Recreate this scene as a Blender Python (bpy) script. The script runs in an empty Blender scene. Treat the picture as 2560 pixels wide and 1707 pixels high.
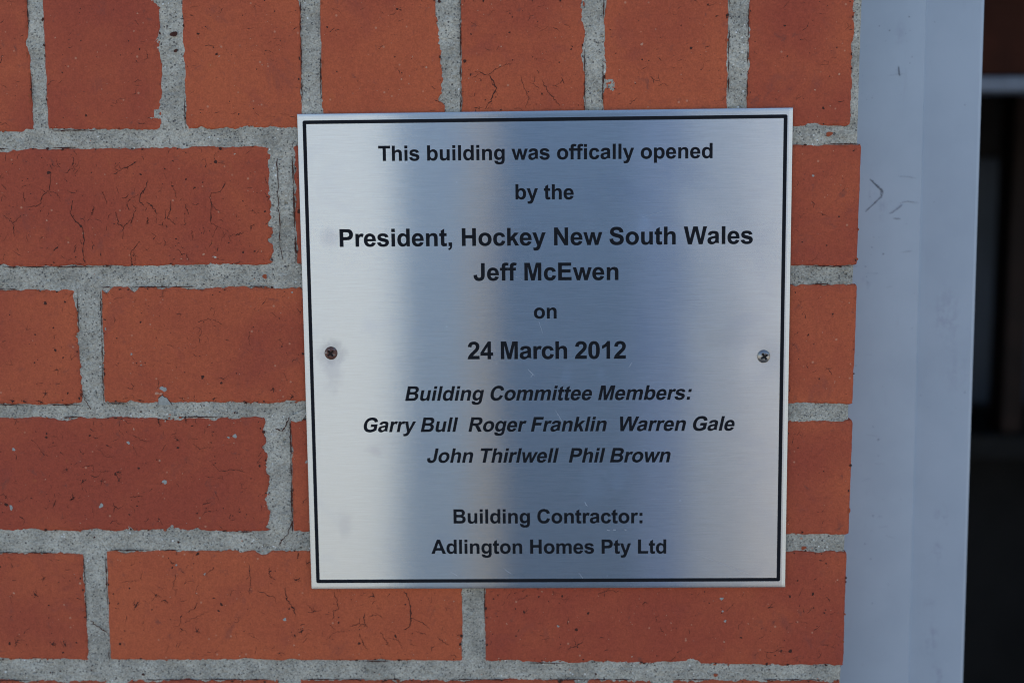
import bpy, math, random
import numpy as np
from mathutils import Vector, Matrix
from mathutils.geometry import tessellate_polygon

random.seed(7)
RNG = np.random.default_rng(11)
C = bpy.context.scene.collection
sc = bpy.context.scene
ZC = 1.5                      # the wall's measuring origin lies 1.5 m above the paving

# ------------------------------------------------------------------ camera
cam = bpy.data.cameras.new('camera')
cam.lens, cam.sensor_width = 35.0, 36.0
cam.clip_start, cam.clip_end = 0.01, 2000
co = bpy.data.objects.new('camera', cam); C.objects.link(co)
PITCH, YAW, ROLL = -0.0964, -0.0181, -0.0014
cp, sp, cy, sy = math.cos(PITCH), math.sin(PITCH), math.cos(YAW), math.sin(YAW)
fwd = Vector((sy*cp, cy*cp, sp)); right = Vector((cy, -sy, 0)); up = right.cross(fwd)
r2 = right*math.cos(ROLL)+up*math.sin(ROLL); u2 = -right*math.sin(ROLL)+up*math.cos(ROLL)
M4 = Matrix((r2, u2, -fwd)).transposed().to_4x4()
M4.translation = Vector((0.0228, -0.62295, ZC+0.06483))
co.matrix_world = M4
cam.dof.use_dof = True
cam.dof.focus_distance = 0.615
cam.dof.aperture_fstop = 2.8
sc.camera = co

# ------------------------------------------------------------------ light
SUN_EL, SUN_SIDE = math.radians(55), math.radians(14)     # sun stands behind the brick wall
w = bpy.data.worlds.new('World'); sc.world = w; w.use_nodes = True
nt = w.node_tree; nt.nodes.clear()
sky = nt.nodes.new('ShaderNodeTexSky'); sky.sky_type = 'NISHITA'; sky.sun_disc = False
sky.sun_elevation = SUN_EL; sky.sun_rotation = SUN_SIDE
sky.air_density = 1.1; sky.dust_density = .35; sky.ozone_density = 2.5
bg = nt.nodes.new('ShaderNodeBackground'); bg.inputs['Strength'].default_value = 0.10
wo = nt.nodes.new('ShaderNodeOutputWorld')
nt.links.new(sky.outputs[0], bg.inputs[0]); nt.links.new(bg.outputs[0], wo.inputs[0])
sl = bpy.data.lights.new('sun', 'SUN'); sl.energy = 4.0; sl.angle = math.radians(0.5); sl.color = (1, .95, .87)
so = bpy.data.objects.new('sun', sl); C.objects.link(so)
sd = Vector((math.sin(SUN_SIDE)*math.cos(SUN_EL), math.cos(SUN_SIDE)*math.cos(SUN_EL), math.sin(SUN_EL)))
so.rotation_euler = sd.to_track_quat('Z', 'Y').to_euler(); so.location = sd*20
sc.cycles.filter_width = 1.1
sc.view_settings.view_transform = 'Standard'; sc.view_settings.look = 'None'
sc.view_settings.exposure = 1.42; sc.view_settings.gamma = 1; sc.view_settings.use_curve_mapping = False

# ------------------------------------------------------------------ helpers
def thing(name, label, cat, loc=(0, 0, 0), group=None):
    o = bpy.data.objects.new(name, None); C.objects.link(o); o.location = loc
    o.empty_display_size = .05
    o['label'] = label; o['category'] = cat
    if group: o['group'] = group
    return o

class MB:
    """collects verts / faces / material slots, then links them as one mesh object (metres)"""
    def __init__(s): s.v = []; s.f = []; s.m = []; s.n = 0; s.tone = []
    def add(s, verts, faces, mat=0, tone=.5):
        b = s.n
        s.v.extend(verts); s.n += len(verts)
        s.f.extend([tuple(i+b for i in f) for f in faces]); s.m.extend([mat]*len(faces))
        s.tone.extend([tone]*len(verts))
    def box(s, x0, x1, y0, y1, z0, z1, mat=0, tone=.5):
        v = [(x, y, z) for x in (x0, x1) for y in (y0, y1) for z in (z0, z1)]
        s.add(v, [(0, 1, 3, 2), (4, 6, 7, 5), (0, 4, 5, 1), (2, 3, 7, 6), (0, 2, 6, 4), (1, 5, 7, 3)], mat, tone)
    def build(s, name, mats, parent=None, smooth=False, off=(0, 0, 0), bevel=0):
        me = bpy.data.meshes.new(name)
        me.from_pydata([tuple(p) for p in s.v], [], s.f)
        for m in (mats if isinstance(mats, (list, tuple)) else [mats]): me.materials.append(m)
        me.polygons.foreach_set('material_index', np.array(s.m, 'i'))
        if smooth: me.polygons.foreach_set('use_smooth', np.ones(len(s.f), bool))
        a = me.attributes.new('tone', 'FLOAT', 'POINT'); a.data.foreach_set('value', np.array(s.tone, 'f'))
        me.update()
        o = bpy.data.objects.new(name, me); C.objects.link(o); o.location = off
        if parent: o.parent = parent
        if bevel:
            b = o.modifiers.new('bevel', 'BEVEL'); b.width = bevel; b.segments = 2; b.limit_method = 'ANGLE'
        return o

class NT:
    """short node-tree writer"""
    def __init__(s, name):
        s.m = bpy.data.materials.new(name); s.m.use_nodes = True
        s.t = s.m.node_tree; s.t.nodes.clear()
        s.out = s.t.nodes.new('ShaderNodeOutputMaterial')
        s.p = s.t.nodes.new('ShaderNodeBsdfPrincipled'); s.t.links.new(s.p.outputs[0], s.out.inputs[0])
    def put(s, sock, val):
        if hasattr(val, 'is_linked'): s.t.links.new(val, sock)
        elif isinstance(val, (tuple, list)) and len(val) == 3 and sock.type == 'RGBA': sock.default_value = (*val, 1)
        else: sock.default_value = val
    def set(s, **k):
        for a, b in k.items(): s.put(s.p.inputs[a.replace('_', ' ')], b)
        return s
    def coord(s, scale=(1, 1, 1), kind='Object'):
        tc = s.t.nodes.new('ShaderNodeTexCoord'); mp = s.t.nodes.new('ShaderNodeMapping')
        mp.inputs['Scale'].default_value = scale; s.t.links.new(tc.outputs[kind], mp.inputs[0]); return mp.outputs[0]
    def noise(s, vec, scale, detail=3, rough=.5, dist=0):
        n = s.t.nodes.new('ShaderNodeTexNoise'); s.t.links.new(vec, n.inputs['Vector'])
        n.inputs['Scale'].default_value = scale; n.inputs['Detail'].default_value = detail
        n.inputs['Roughness'].default_value = rough; n.inputs['Distortion'].default_value = dist
        return n.outputs[0]
    def voro(s, vec, scale, feature='F1', out='Distance', rand=1):
        n = s.t.nodes.new('ShaderNodeTexVoronoi'); n.feature = feature; s.t.links.new(vec, n.inputs['Vector'])
        n.inputs['Scale'].default_value = scale; n.inputs['Randomness'].default_value = rand
        return n.outputs[out]
    def ramp(s, fac, lo, hi, a=0., b=1.):
        n = s.t.nodes.new('ShaderNodeMapRange'); n.interpolation_type = 'SMOOTHSTEP'
        s.put(n.inputs[0], fac); n.inputs[1].default_value = lo; n.inputs[2].default_value = hi
        n.inputs[3].default_value = a; n.inputs[4].default_value = b; return n.outputs[0]
    def math(s, op, a, b=0.):
        n = s.t.nodes.new('ShaderNodeMath'); n.operation = op; s.put(n.inputs[0], a); s.put(n.inputs[1], b); return n.outputs[0]
    def mix(s, fac, a, b, mode='MIX'):
        n = s.t.nodes.new('ShaderNodeMix'); n.data_type = 'RGBA'; n.blend_type = mode
        s.put(n.inputs[0], fac); s.put(n.inputs[6], a); s.put(n.inputs[7], b); return n.outputs[2]
    def attr(s, name):
        n = s.t.nodes.new('ShaderNodeAttribute'); n.attribute_name = name; return n.outputs['Fac']
    def sep(s, col):
        n = s.t.nodes.new('ShaderNodeSeparateColor'); s.t.links.new(col, n.inputs[0]); return n.outputs
    def bump(s, h, strength, dist, prev=None):
        n = s.t.nodes.new('ShaderNodeBump'); n.inputs['Strength'].default_value = strength; n.inputs['Distance'].default_value = dist
        s.put(n.inputs['Height'], h)
        if prev is not None: s.t.links.new(prev, n.inputs['Normal'])
        return n.outputs[0]
    def spot(s, vec, c, r, squash=(1, 1, 1)):
        """soft round mask of radius r about point c (object space)"""
        a = s.t.nodes.new('ShaderNodeVectorMath'); a.operation = 'SUBTRACT'; s.t.links.new(vec, a.inputs[0]); a.inputs[1].default_value = c
        k = s.t.nodes.new('ShaderNodeVectorMath'); k.operation = 'MULTIPLY'; s.t.links.new(a.outputs[0], k.inputs[0]); k.inputs[1].default_value = squash
        d = s.t.nodes.new('ShaderNodeVectorMath'); d.operation = 'LENGTH'; s.t.links.new(k.outputs[0], d.inputs[0])
        return d.outputs['Value'], lambda lo, hi: s.ramp(d.outputs['Value'], lo, hi, 1, 0)

def flat_mat(name, col, rough=.6, metal=0., spec=.5, nscale=40, var=.12):
    n = NT(name); v = n.coord()
    a = n.ramp(n.noise(v, nscale, 5), .3, .7, 1-var, 1+var)
    c = n.mix(1.0, col, a, 'MULTIPLY')
    n.set(Base_Color=c, Roughness=rough, Metallic=metal, Specular_IOR_Level=spec)
    n.set(Normal=n.bump(n.noise(v, nscale*4, 4), .15, .002))
    return n.m

# ------------------------------------------------------------------ materials
def brick_mat():
    n = NT('fired_brick'); v = n.coord(); tone = n.attr('tone')
    big = n.noise(v, 16, 4, .6, .4)
    t = n.math('ADD', n.math('MULTIPLY', n.math('SUBTRACT', big, .5), 1.15), tone)
    c = n.mix(n.ramp(t, .13, .89), (.310, .058, .031), (.435, .098, .040))
    # burnt cloudy patches
    c = n.mix(n.ramp(n.noise(v, 30, 4, .6, .8), .56, .72, 0, .28), c, (.235, .048, .036))
    # fine sand grain of the clay
    g = n.noise(v, 900, 2, .6)
    c = n.mix(1.0, c, n.ramp(g, .2, .8, .84, 1.16), 'MULTIPLY')
    g2 = n.noise(v, 330, 3, .6)
    c = n.mix(1.0, c, n.ramp(g2, .25, .75, .90, 1.08), 'MULTIPLY')
    # small dark pores and pale grit
    po = n.noise(n.coord((1, 1, 1.6)), 420, 2, .5)
    c = n.mix(n.ramp(po, .655, .755, 0, .62), c, (.105, .032, .022))
    c = n.mix(n.ramp(n.noise(v, 135, 4, .62, .6), .60, .76, 0, .62), c, (.140, .047, .036))
    c = n.mix(n.ramp(n.noise(n.coord((1, 1, .8)), 43, 5, .66, .5), .58, .74, 0, .42), c, (.175, .050, .040))
    gate = n.sep(n.voro(v, 210, out='Color'))[0]
    dot = n.ramp(n.voro(v, 210), .10, .19, 1, 0)
    c = n.mix(n.math('MULTIPLY', dot, n.ramp(gate, .88, .92, 0, .6)), c, (.50, .24, .15))
    rust = n.ramp(n.noise(v, 95, 3, .6, .5), .66, .76, 0, .45)
    c = n.mix(rust, c, (.40, .105, .036))
    h = n.math('ADD', n.math('MULTIPLY', g2, .7), n.math('MULTIPLY', g, .5))
    b = n.bump(h, .55, .0007); b = n.bump(n.ramp(po, .70, .78, 1, 0), .35, .0008, b)
    b = n.bump(n.noise(v, 70, 4, .6), .5, .002, b)
    n.set(Base_Color=c, Roughness=.82, Specular_IOR_Level=.25, Normal=b)
    return n.m

def mortar_mat():
    n = NT('cement_mortar'); v = n.coord()
    a = n.noise(v, 45, 4, .6)
    c = n.mix(n.ramp(a, .28, .72), (.285, .265, .222), (.455, .425, .358))
    vc = n.sep(n.voro(v, 1150, out='Color'))
    c = n.mix(1.0, c, n.ramp(vc[0], 0, 1, .78, 1.19), 'MULTIPLY')
    c = n.mix(n.ramp(vc[1], .93, .95, 0, .75), c, (.09, .085, .08))
    vd = n.sep(n.voro(v, 520, out='Color'))
    c = n.mix(n.math('MULTIPLY', n.ramp(vd[0], .93, .95), n.ramp(n.voro(v, 520), .25, .40, 1, 0)), c, (.10, .09, .085))
    c = n.mix(n.math('MULTIPLY', n.ramp(vd[1], .95, .96), n.ramp(n.voro(v, 520), .25, .40, 1, 0)), c, (.66, .65, .61))
    g = n.noise(v, 750, 3, .65)
    b = n.bump(g, .6, .0012); b = n.bump(vc[2], .25, .0006, b)
    n.set(Base_Color=c, Roughness=.93, Specular_IOR_Level=.15, Normal=b)
    return n.m

def steel_mat():
    n = NT('brushed_steel'); v = n.coord()
    # grain runs along X
    g1 = n.noise(n.coord((.5, 1, 18)), 190, 3, .65)
    g2 = n.noise(n.coord((.6, 1, 42)), 60, 2, .6)
    g = n.math('ADD', n.math('MULTIPLY', g1, .6), n.math('MULTIPLY', g2, .4))
    c = n.mix(n.ramp(g, .28, .72), (.555, .535, .500), (.66, .638, .600))
    rough = n.ramp(g, .3, .7, .195, .215)
    # stains: finger marks, rust bleed and grime about the fixings
    wob = n.noise(v, 170, 4, .6)
    def stain(c, pos, r, col, amt, sq=(1, 1, 1)):
        d, m = n.spot(v, pos, r, sq)
        dd = n.math('ADD', d, n.math('MULTIPLY', n.math('SUBTRACT', wob, .5), r*1.3))
        return n.mix(n.math('MULTIPLY', n.ramp(dd, r*.15, r, 1, 0), amt), c, col)
    c = stain(c, (-.1347, 0, .0023), .0115, (.33, .32, .33), .6)
    c = stain(c, (-.1345, 0, -.0085), .013, (.40, .385, .40), .45, (1.5, 1, .7))
    c = stain(c, (-.1335, 0, .0745), .0085, (.40, .385, .41), .45, (1, 1, .85))
    c = stain(c, (-.1285, 0, -.1085), .009, (.44, .42, .43), .38, (1.3, 1, .7))
    c = stain(c, (-.1085, 0, -.0600), .008, (.45, .42, .43), .45, (1, 1, 1.6))
    c = stain(c, (.1359, 0, -.0019), .009, (.50, .48, .46), .35)
    c = stain(c, (.108, 0, .009), .016, (.55, .52, .47), .35, (.7, 1, 1.8))
    film = n.ramp(n.noise(v, 26, 4, .6, .6), .52, .74, 0, .36)
    c = n.mix(film, c, (.50, .50, .52))
    for wx, wz, wr in ((.0125, -.0135, .0060), (.0345, -.0125, .0055), (.060, .078, .010), (.030, -.083, .018), (.045, -.078, .012)):
        c = stain(c, (wx, 0, wz), wr, (.78, .78, .78), .30, (1.2, 1, .8))
    # scattered nicks
    vv = n.coord((1, 1, 1))
    nick = n.math('MULTIPLY', n.ramp(n.voro(vv, 130), .05, .09, 1, 0), n.ramp(n.sep(n.voro(vv, 130, out='Color'))[0], .965, .97))
    c = n.mix(n.math('MULTIPLY', nick, .6), c, (.82, .82, .8))
    tn = n.t.nodes.new('ShaderNodeTangent'); tn.direction_type = 'UV_MAP'; tn.uv_map = 'grain'
    b = n.bump(g, .04, .0004)
    gl = n.t.nodes.new('ShaderNodeBsdfAnisotropic'); gl.distribution = 'BECKMANN'
    n.put(gl.inputs['Color'], c); n.put(gl.inputs['Roughness'], rough); gl.inputs['Anisotropy'].default_value = -.885
    n.put(gl.inputs['Tangent'], tn.outputs[0]); n.put(gl.inputs['Normal'], b)
    n.t.links.new(gl.outputs[0], n.out.inputs[0]); n.t.nodes.remove(n.p)
    return n.m

def paint_black():
    n = NT('black_enamel'); v = n.coord()
    c = n.mix(n.noise(v, 300, 3), (.006, .007, .010), (.012, .013, .017))
    n.set(Base_Color=c, Roughness=.7, Specular_IOR_Level=.08)
    return n.m

def jamb_mat():
    n = NT('grey_powder_coat'); v = n.coord()
    c = n.mix(n.ramp(n.noise(v, 14, 4, .6), .3, .7), (.290, .335, .395), (.330, .375, .435))
    vs = n.coord((1, 1, .25))
    sm = n.ramp(n.noise(vs, 75, 4, .65, .4), .62, .78, 0, .40)
    c = n.mix(sm, c, (.245, .262, .315))
    vg = n.coord((1, 1, .12)); str_ = n.noise(vg, 260, 3, .6)
    wob = n.noise(v, 190, 4, .65)
    for px_, pz_, pr_, am in ((.309, ZC+.016, .030, .40), (.311, ZC-.126, .016, .60), (.309, ZC-.150, .013, .5), (.306, ZC-.212, .020, .55), (.312, ZC-.24, .014, .5), (.305, ZC-.185, .014, .3), (.318, ZC-.02, .030, .25), (.262, ZC+.088, .012, .35), (.256, ZC+.098, .010, .45), (.253, ZC+.04, .012, .3), (.270, ZC+.205, .012, .3)):
        d, _m = n.spot(v, (px_, .065, pz_), pr_, (2.2, 1, 1))
        mk = n.math('MULTIPLY', n.ramp(d, 0, pr_, 1, 0), n.ramp(n.math('ADD', n.math('MULTIPLY', wob, .6), n.math('MULTIPLY', str_, .4)), .44, .62, 0, am))
        c = n.mix(mk, c, (.185, .195, .265))
    sp = n.ramp(n.noise(v, 420, 2, .6), .735, .79, 0, .6)
    c = n.mix(sp, c, (.12, .13, .15))
    n.set(Base_Color=c, Roughness=.42, Specular_IOR_Level=.5, Normal=n.bump(n.noise(v, 700, 2), .04, .0004))
    return n.m

def screw_mat(name, rust):
    n = NT(name); v = n.coord()
    r = n.ramp(n.noise(v, 520, 4, .65, .5), .62-rust*.3, .78-rust*.3)
    c = n.mix(r, (.30, .285, .27), (.105, .040, .026))
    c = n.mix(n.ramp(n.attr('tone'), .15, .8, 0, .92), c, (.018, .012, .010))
    n.set(Base_Color=c, Metallic=n.math('SUBTRACT', 1.0, n.math('MULTIPLY', r, .8)), Roughness=n.ramp(r, 0, 1, .34, .60),
          Normal=n.bump(n.noise(v, 1500, 3), .15, .0003))
    return n.m

M = dict(brick=brick_mat(), mortar=mortar_mat(), steel=steel_mat(), black=paint_black(), jamb=jamb_mat(),
         crack=flat_mat('brick_crack_gap_shade', (.062, .026, .020), .95, spec=.1, nscale=300),
         grit=flat_mat('pale_grit', (.45, .22, .145), .9, spec=.2, nscale=600),
         cement=flat_mat('cement_splash', (.30, .300, .275), .95, spec=.1, nscale=500),
         chip=flat_mat('raw_brick_chip', (.30, .075, .036), .95, spec=.1, nscale=500))

# ------------------------------------------------------------------ brick wall
def vnoise(n, period, rng):
    """smooth 1-D noise of n samples"""
    k = max(4, int(n/period)+3); g = rng.normal(size=k); x = np.linspace(0, k-1.001, n); i = x.astype(int); t = x-i; t = t*t*(3-2*t)
    return g[i]*(1-t)+g[np.minimum(i+1, k-1)]*t

def outline(c, rough, rng, step=1.1, rad=2.2):
    """c: four corners (x,z) mm, clockwise from top-left; rough: ragged depth of each side in mm -> (pts, inward normals)"""
    P, N = [], []
    c = [np.array(p, float) for p in c]
    for k in range(4):
        a, b = c[k], c[(k+1) % 4]; d = b-a; L = np.hypot(*d); d = d/L; nrm = np.array([d[1], -d[0]])
        n = max(6, int(L/step)); s = np.linspace(0, L, n, endpoint=False)
        off = .35*vnoise(n, 9, rng)+.22*vnoise(n, 2.6, rng)
        bite = np.clip(vnoise(n, 5, rng)-.75, 0, None)*1.1+np.clip(vnoise(n, 13, rng)-.9, 0, None)*1.6
        off = (off+bite+.12*rng.normal(size=n))*rough[k]
        off = np.clip(off, -.8, 3.6); corner = np.minimum(s, L-s); off = off+np.where(corner < rad, (rad-corner)**2/rad*.32, 0)
        for q, o in zip(s, off): P.append(a+d*q+nrm*o); N.append(nrm)
    return np.array(P), np.array(N)

def strip(mb, pts, widths, y, mat, tone=.5):
    """a thin ribbon along pts (x,z mm) lying at depth y mm"""
    pts = np.array(pts); d = np.gradient(pts, axis=0); d /= np.hypot(d[:, 0], d[:, 1])[:, None]+1e-9
    nn = np.stack([-d[:, 1], d[:, 0]], 1); wd = np.array(widths)[:, None]/2
    A = pts+nn*wd; B = pts-nn*wd; n = len(pts)
    v = [(p[0]*.001, y*.001, ZC+p[1]*.001) for p in A]+[(p[0]*.001, y*.001, ZC+p[1]*.001) for p in B]
    mb.add(v, [(i, i+1, n+i+1, n+i) for i in range(n-1)], mat, tone)

def blob(mb, x, z, r, y, mat, rng, sq=1.0, ang=0, n=11, ragged=.28):
    v = []
    ph = rng.uniform(0, 6.28, 3)
    for i in range(n):
        t = 2*math.pi*i/n; rr = r*(1+ragged*(math.sin(2*t+ph[0])*.5+math.sin(3*t+ph[1])*.5)+rng.normal()*ragged*.3)
        a, b = rr*math.cos(t), rr*math.sin(t)*sq
        v.append(((x+a*math.cos(ang)-b*math.sin(ang))*.001, y*.001, ZC+(z+a*math.sin(ang)+b*math.cos(ang))*.001))
    v.append((x*.001, (y-.12)*.001, ZC+z*.001))
    mb.add(v, [(i, (i+1) % n, n) for i in range(n)], mat)

def crack(mb, box, x, z, ang, length, w0, y, rng, branch=.06, jig=.55, depth=0):
    x0, x1, z0, z1 = box; pts = [(x, z)]; n = max(4, int(length/.9)); a = ang
    for i in range(n):
        a += rng.normal()*jig*.85; a += (ang-a)*.30
        s = .9*rng.uniform(.6, 1.3); x += math.cos(a)*s; z += math.sin(a)*s
        if not (x0 < x < x1 and z0 < z < z1): break
        pts.append((x, z))
        if depth < 2 and rng.random() < branch:
            crack(mb, box, x, z, a+rng.choice([-1, 1])*rng.uniform(.6, 1.3), length*rng.uniform(.25, .55), w0*.75, y, rng, branch*.6, jig, depth+1)
    if len(pts) < 4: return
    t = np.linspace(0, 1, len(pts)); wd = w0*(1-t**2)*np.clip(t*6+.25, 0, 1)*np.exp(rng.normal(size=len(pts))*.48)
    strip(mb, pts, wd+.05, y, 1)

wall = thing('brick_wall', 'orange-red brick wall with grey mortar joints behind the steel plaque', 'brick wall', (0, 0, ZC))
bricks_s, bricks_c = MB(), MB()         # soldier course, bedded courses
BRICKS = []                             # corner lists, for the mortar bed

def brick(mb, c, tone=.5, rough=(.6, .6, .6, .6), y=0., detail=True, seed=None, cr=None, rim=.11):
    rng = np.random.default_rng(seed if seed is not None else RNG.integers(1 << 30))
    BRICKS.append(c)
    if not detail:
        P, N = outline(c, [r*.6 for r in rough], rng, step=14, rad=1.5)
    else:
        P, N = outline(c, rough, rng)
    n = len(P)
    prof = [(-.05, 6.0), (0, 1.6), (.10, .55), (.28, .14), (.62, .02), (1., 0.)] if detail else [(-.05, 6.0), (0, 1.0), (.4, .06), (1., 0.)]
    bx = sorted(p[0] for p in c); bz = sorted(p[1] for p in c); e_ = 5.4
    T = np.stack([np.clip(P[:, 0], bx[1]+e_, bx[2]-e_), np.clip(P[:, 1], bz[1]+e_, bz[2]-e_)], 1)
    v = []
    for t_, d in prof:
        Q = P+(T-P)*t_
        v += [(q[0]*.001, (y+d)*.001, ZC+q[1]*.001) for q in Q]
    f = []
    for k in range(len(prof)-1):
        f += [(k*n+i, k*n+(i+1) % n, (k+1)*n+(i+1) % n, (k+1)*n+i) for i in range(n)]
    v.append((T[:, 0].mean()*.001, y*.001, ZC+T[:, 1].mean()*.001)); b = (len(prof)-1)*n
    f += [(b+i, b+(i+1) % n, len(v)-1) for i in range(n)]
    mb.add(v, f, 0, tone)
    if rim:
        mb.tone[-len(v):-1] = [tone+rim]*(len(v)-1); mb.tone[-1] = tone-rim
    if not detail: return
    x0, x1 = min(p[0] for p in c)+1.2, max(p[0] for p in c)-1.2; z0, z1 = min(p[1] for p in c)+1.2, max(p[1] for p in c)-1.2
    box = (x0, x1, z0, z1); A = (x1-x0)*(z1-z0)/16000.; yy = y-.05
    cr = cr or {}
    U = rng.uniform
    for _ in range(int(cr.get('short', 40)*1.5*A)):       # hairline drag cracks
        base = cr.get('dir', 0.); ang = base+rng.normal()*cr.get('spread', 1.0)
        crack(mb, box, U(x0, x1), U(z0, z1), ang, U(1.5, 8), U(.13, .31), yy, rng, .05, .7)
    lo = cr.get('zone', (0, 1, 0, 1))
    for _ in range(cr.get('long', 0)):
        X, Z = x0+(x1-x0)*U(lo[0], lo[1]), z0+(z1-z0)*U(lo[2], lo[3])
        crack(mb, box, X, Z, cr.get('ldir', -math.pi/2)+rng.normal()*cr.get('lspread', .5), U(8, 22), U(.20, .46), yy-.03, rng, .085, .75)
    for p in cr.get('set', []):                       # the marked cracks
        X = [q[0] for q in p[0]]; Zz = [q[1] for q in p[0]]
        t = np.linspace(0, len(X)-1, 24); k = np.arange(len(X))
        pts = np.stack([np.interp(t, k, X), np.interp(t, k, Zz)], 1)+rng.normal(size=(24, 2))*.28
        tt = np.linspace(0, 1, 24); strip(mb, pts, p[1]*.8*(.35+.65*np.sin(np.pi*np.clip(tt*.8+.15, 0, 1)))*np.exp(rng.normal(size=24)*.42), yy-.06, 1)
    for _ in range(int(cr.get('pits', 34)*2.2*A)):
        r = .24*math.exp(abs(rng.normal())*.66)
        blob(mb, U(x0, x1), U(z0, z1), min(r, 1.3), yy-.02, 1, rng, U(.45, 1), U(0, 3), 8)
    for _ in range(int(cr.get('grit', 34)*2.0*A)):
        r = .18*math.exp(abs(rng.normal())*.58)
        blob(mb, U(x0, x1), U(z0, z1), min(r, .9), yy-.04, 2, rng, U(.5, 1), U(0, 3), 8)
    for (X, Z, r) in cr.get('spots', []):             # larger burst pores with satellites and short rays
        blob(mb, X, Z, r*.62, yy-.03, 1, rng, U(.5, .9), U(0, 3), 10, .5)
        for _k in range(rng.integers(3, 6)):
            t = U(0, 6.28); blob(mb, X+r*U(.6, 1.6)*math.cos(t), Z+r*U(.6, 1.6)*math.sin(t), r*U(.15, .34), yy-.03, 1, rng, .6, t, 8)
        for _k in range(rng.integers(2, 4)):
            crack(mb, box, X, Z, U(0, 6.28), r*U(2, 4.2), U(.2, .4), yy-.02, rng, 0, .8)
    if 'notch' in cr:                                 # mortar pushed up into a broken arris
        X, Z = cr['notch']; h = []
        for dx, dz in ((-4.2, -3.0), (-4.0, 1.2), (-3.1, 2.1), (-1.4, 3.2), (-.3, 2.2), (1.4, 1.6), (2.3, .2), (3.4, -1.4), (4.6, -3.0)): h.append((X+dx, Z+dz))
        strip(mb, np.array(h[1:]), np.linspace(1.0, .5, 8), yy-.02, 1)
        c0 = np.array(h); v0 = [(q[0]*.001, (yy-.07)*.001, ZC+q[1]*.001) for q in c0]; mb.add(v0, [tuple(range(len(v0)))], 3)
        blob(mb, X-.6, Z+7.6, 2.0, yy-.06, 3, rng, .9, 0, 14, .4); blob(mb, X-4.9, Z+4.6, 1.2, yy-.06, 2, rng, .8); blob(mb, X-2.2, Z+4.3, 1.0, yy-.06, 2, rng, .7)
    for (X, Z, r) in cr.get('splash', []):
        blob(mb, X, Z, r*.82, yy-.06, 3, rng, U(.65, 1), U(0, 3), 14, .34)
    # ragged dark strip painting the shade in the gap beside the mortar, and rust-red chips on the arris
    for k in range(4):
        gap = cr.get('gap', (0, 0, .12, .2))[k]
        side = np.where(np.arange(n) >= 0)[0]
        d2 = c[(k+1) % 4]; d1 = c[k]; dd = np.array(d2, float)-np.array(d1, float); L = np.hypot(*dd); nn = np.array([dd[1], -dd[0]])/L
        for _ in range(int(L/9*cr.get('chips', .55))):
            q = np.array(d1)+dd*U(.03, .97)+nn*U(.2, 1.6); r = U(.4, 1.2)
            blob(mb, q[0], q[1], r, yy-.03, 1 if rng.random() < .45 else 4, rng, U(.4, .8), math.atan2(dd[1], dd[0]), 8)
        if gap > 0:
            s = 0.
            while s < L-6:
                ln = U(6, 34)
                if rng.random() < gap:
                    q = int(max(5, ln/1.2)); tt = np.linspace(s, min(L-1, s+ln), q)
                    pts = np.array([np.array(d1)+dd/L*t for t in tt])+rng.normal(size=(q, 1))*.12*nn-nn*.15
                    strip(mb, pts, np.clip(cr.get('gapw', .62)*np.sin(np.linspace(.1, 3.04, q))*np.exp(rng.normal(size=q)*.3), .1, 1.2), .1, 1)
                s += ln

R_ = math.radians
# measured bricks round the plaque.  sides: top, right, bottom, left
mud = dict(set=[([(-275.7, 110.7), (-277.6, 99.9), (-282.6, 95.2), (-284.3, 89.8), (-292.6, 88.5)], 0.5), ([(-277.3, 98.6), (-272.3, 97.2), (-270.4, 91.8)], 0.35), ([(-262.8, 93.1), (-265.3, 83.7), (-258.1, 76.9), (-257.0, 68.8), (-258.1, 60.6), (-257.0, 53.1)], 0.62), ([(-215.1, 105.8), (-217.4, 99.8), (-220.2, 97.1), (-221.1, 92.4), (-218.4, 89.7)], 0.55), ([(-220.9, 96.4), (-226.5, 94.4), (-230.2, 87.7)], 0.3), ([(-216.3, 91.7), (-211.7, 87.6), (-210.4, 83.6)], 0.45), ([(-222.6, 89.0), (-226.3, 80.9), (-227.1, 78.2)], 0.4), ([(-236.4, 85.7), (-234.6, 78.2), (-231.7, 76.2), (-232.2, 69.4)], 0.45), ([(-227.0, 80.9), (-231.7, 76.2)], 0.3), ([(-200.8, 104.4), (-198.3, 97.7), (-197.5, 94.3)], 0.3), ([(-201.2, 93.0), (-202.1, 86.3), (-203.6, 82.2), (-199.0, 78.1)], 0.42), ([(-192.4, 90.3), (-190.6, 84.2)], 0.42), ([(-166.7, 105.0), (-169.6, 98.3), (-176.5, 97.0), (-176.1, 88.9), (-177.1, 78.8), (-172.3, 76.7), (-176.0, 70.0)], 0.42), ([(-301.3, 79.0), (-301.0, 70.9)], 0.4), ([(-296.3, 83.7), (-301.3, 79.0), (-306.6, 83.8)], 0.35), ([(-216.0, 82.2), (-216.8, 78.2)], 0.5), ([(-227.8, 60.6), (-222.0, 67.3)], 0.4), ([(-227.8, 60.6), (-227.4, 53.1)], 0.45), ([(-250.0, 89.1), (-251.6, 83.7)], 0.4), ([(-294.2, 98.6), (-293.1, 91.8)], 0.25), ([(-244.1, 98.5), (-241.7, 91.1)], 0.3), ([(-188.8, 74.1), (-188.3, 68.6)], 0.3), ([(-161.5, 71.3), (-156.0, 72.7)], 0.5)], short=80, dir=R_(90), spread=.9, long=7, zone=(.05, .85, .2, .95), lspread=.75, pits=60, grit=26, gap=(.3, .1, .15, .3))
soldier = dict(short=44, dir=0., spread=.28, pits=34, grit=40, gap=(0, .5, .1, .2), chips=.5)
S = bricks_s
brick(S, [(-361, 366), (-286.2, 366), (-285.9, 135.3), (-361, 135.5)], .40, (.3, .5, .8, .5), 0, True, 1, soldier)
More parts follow.
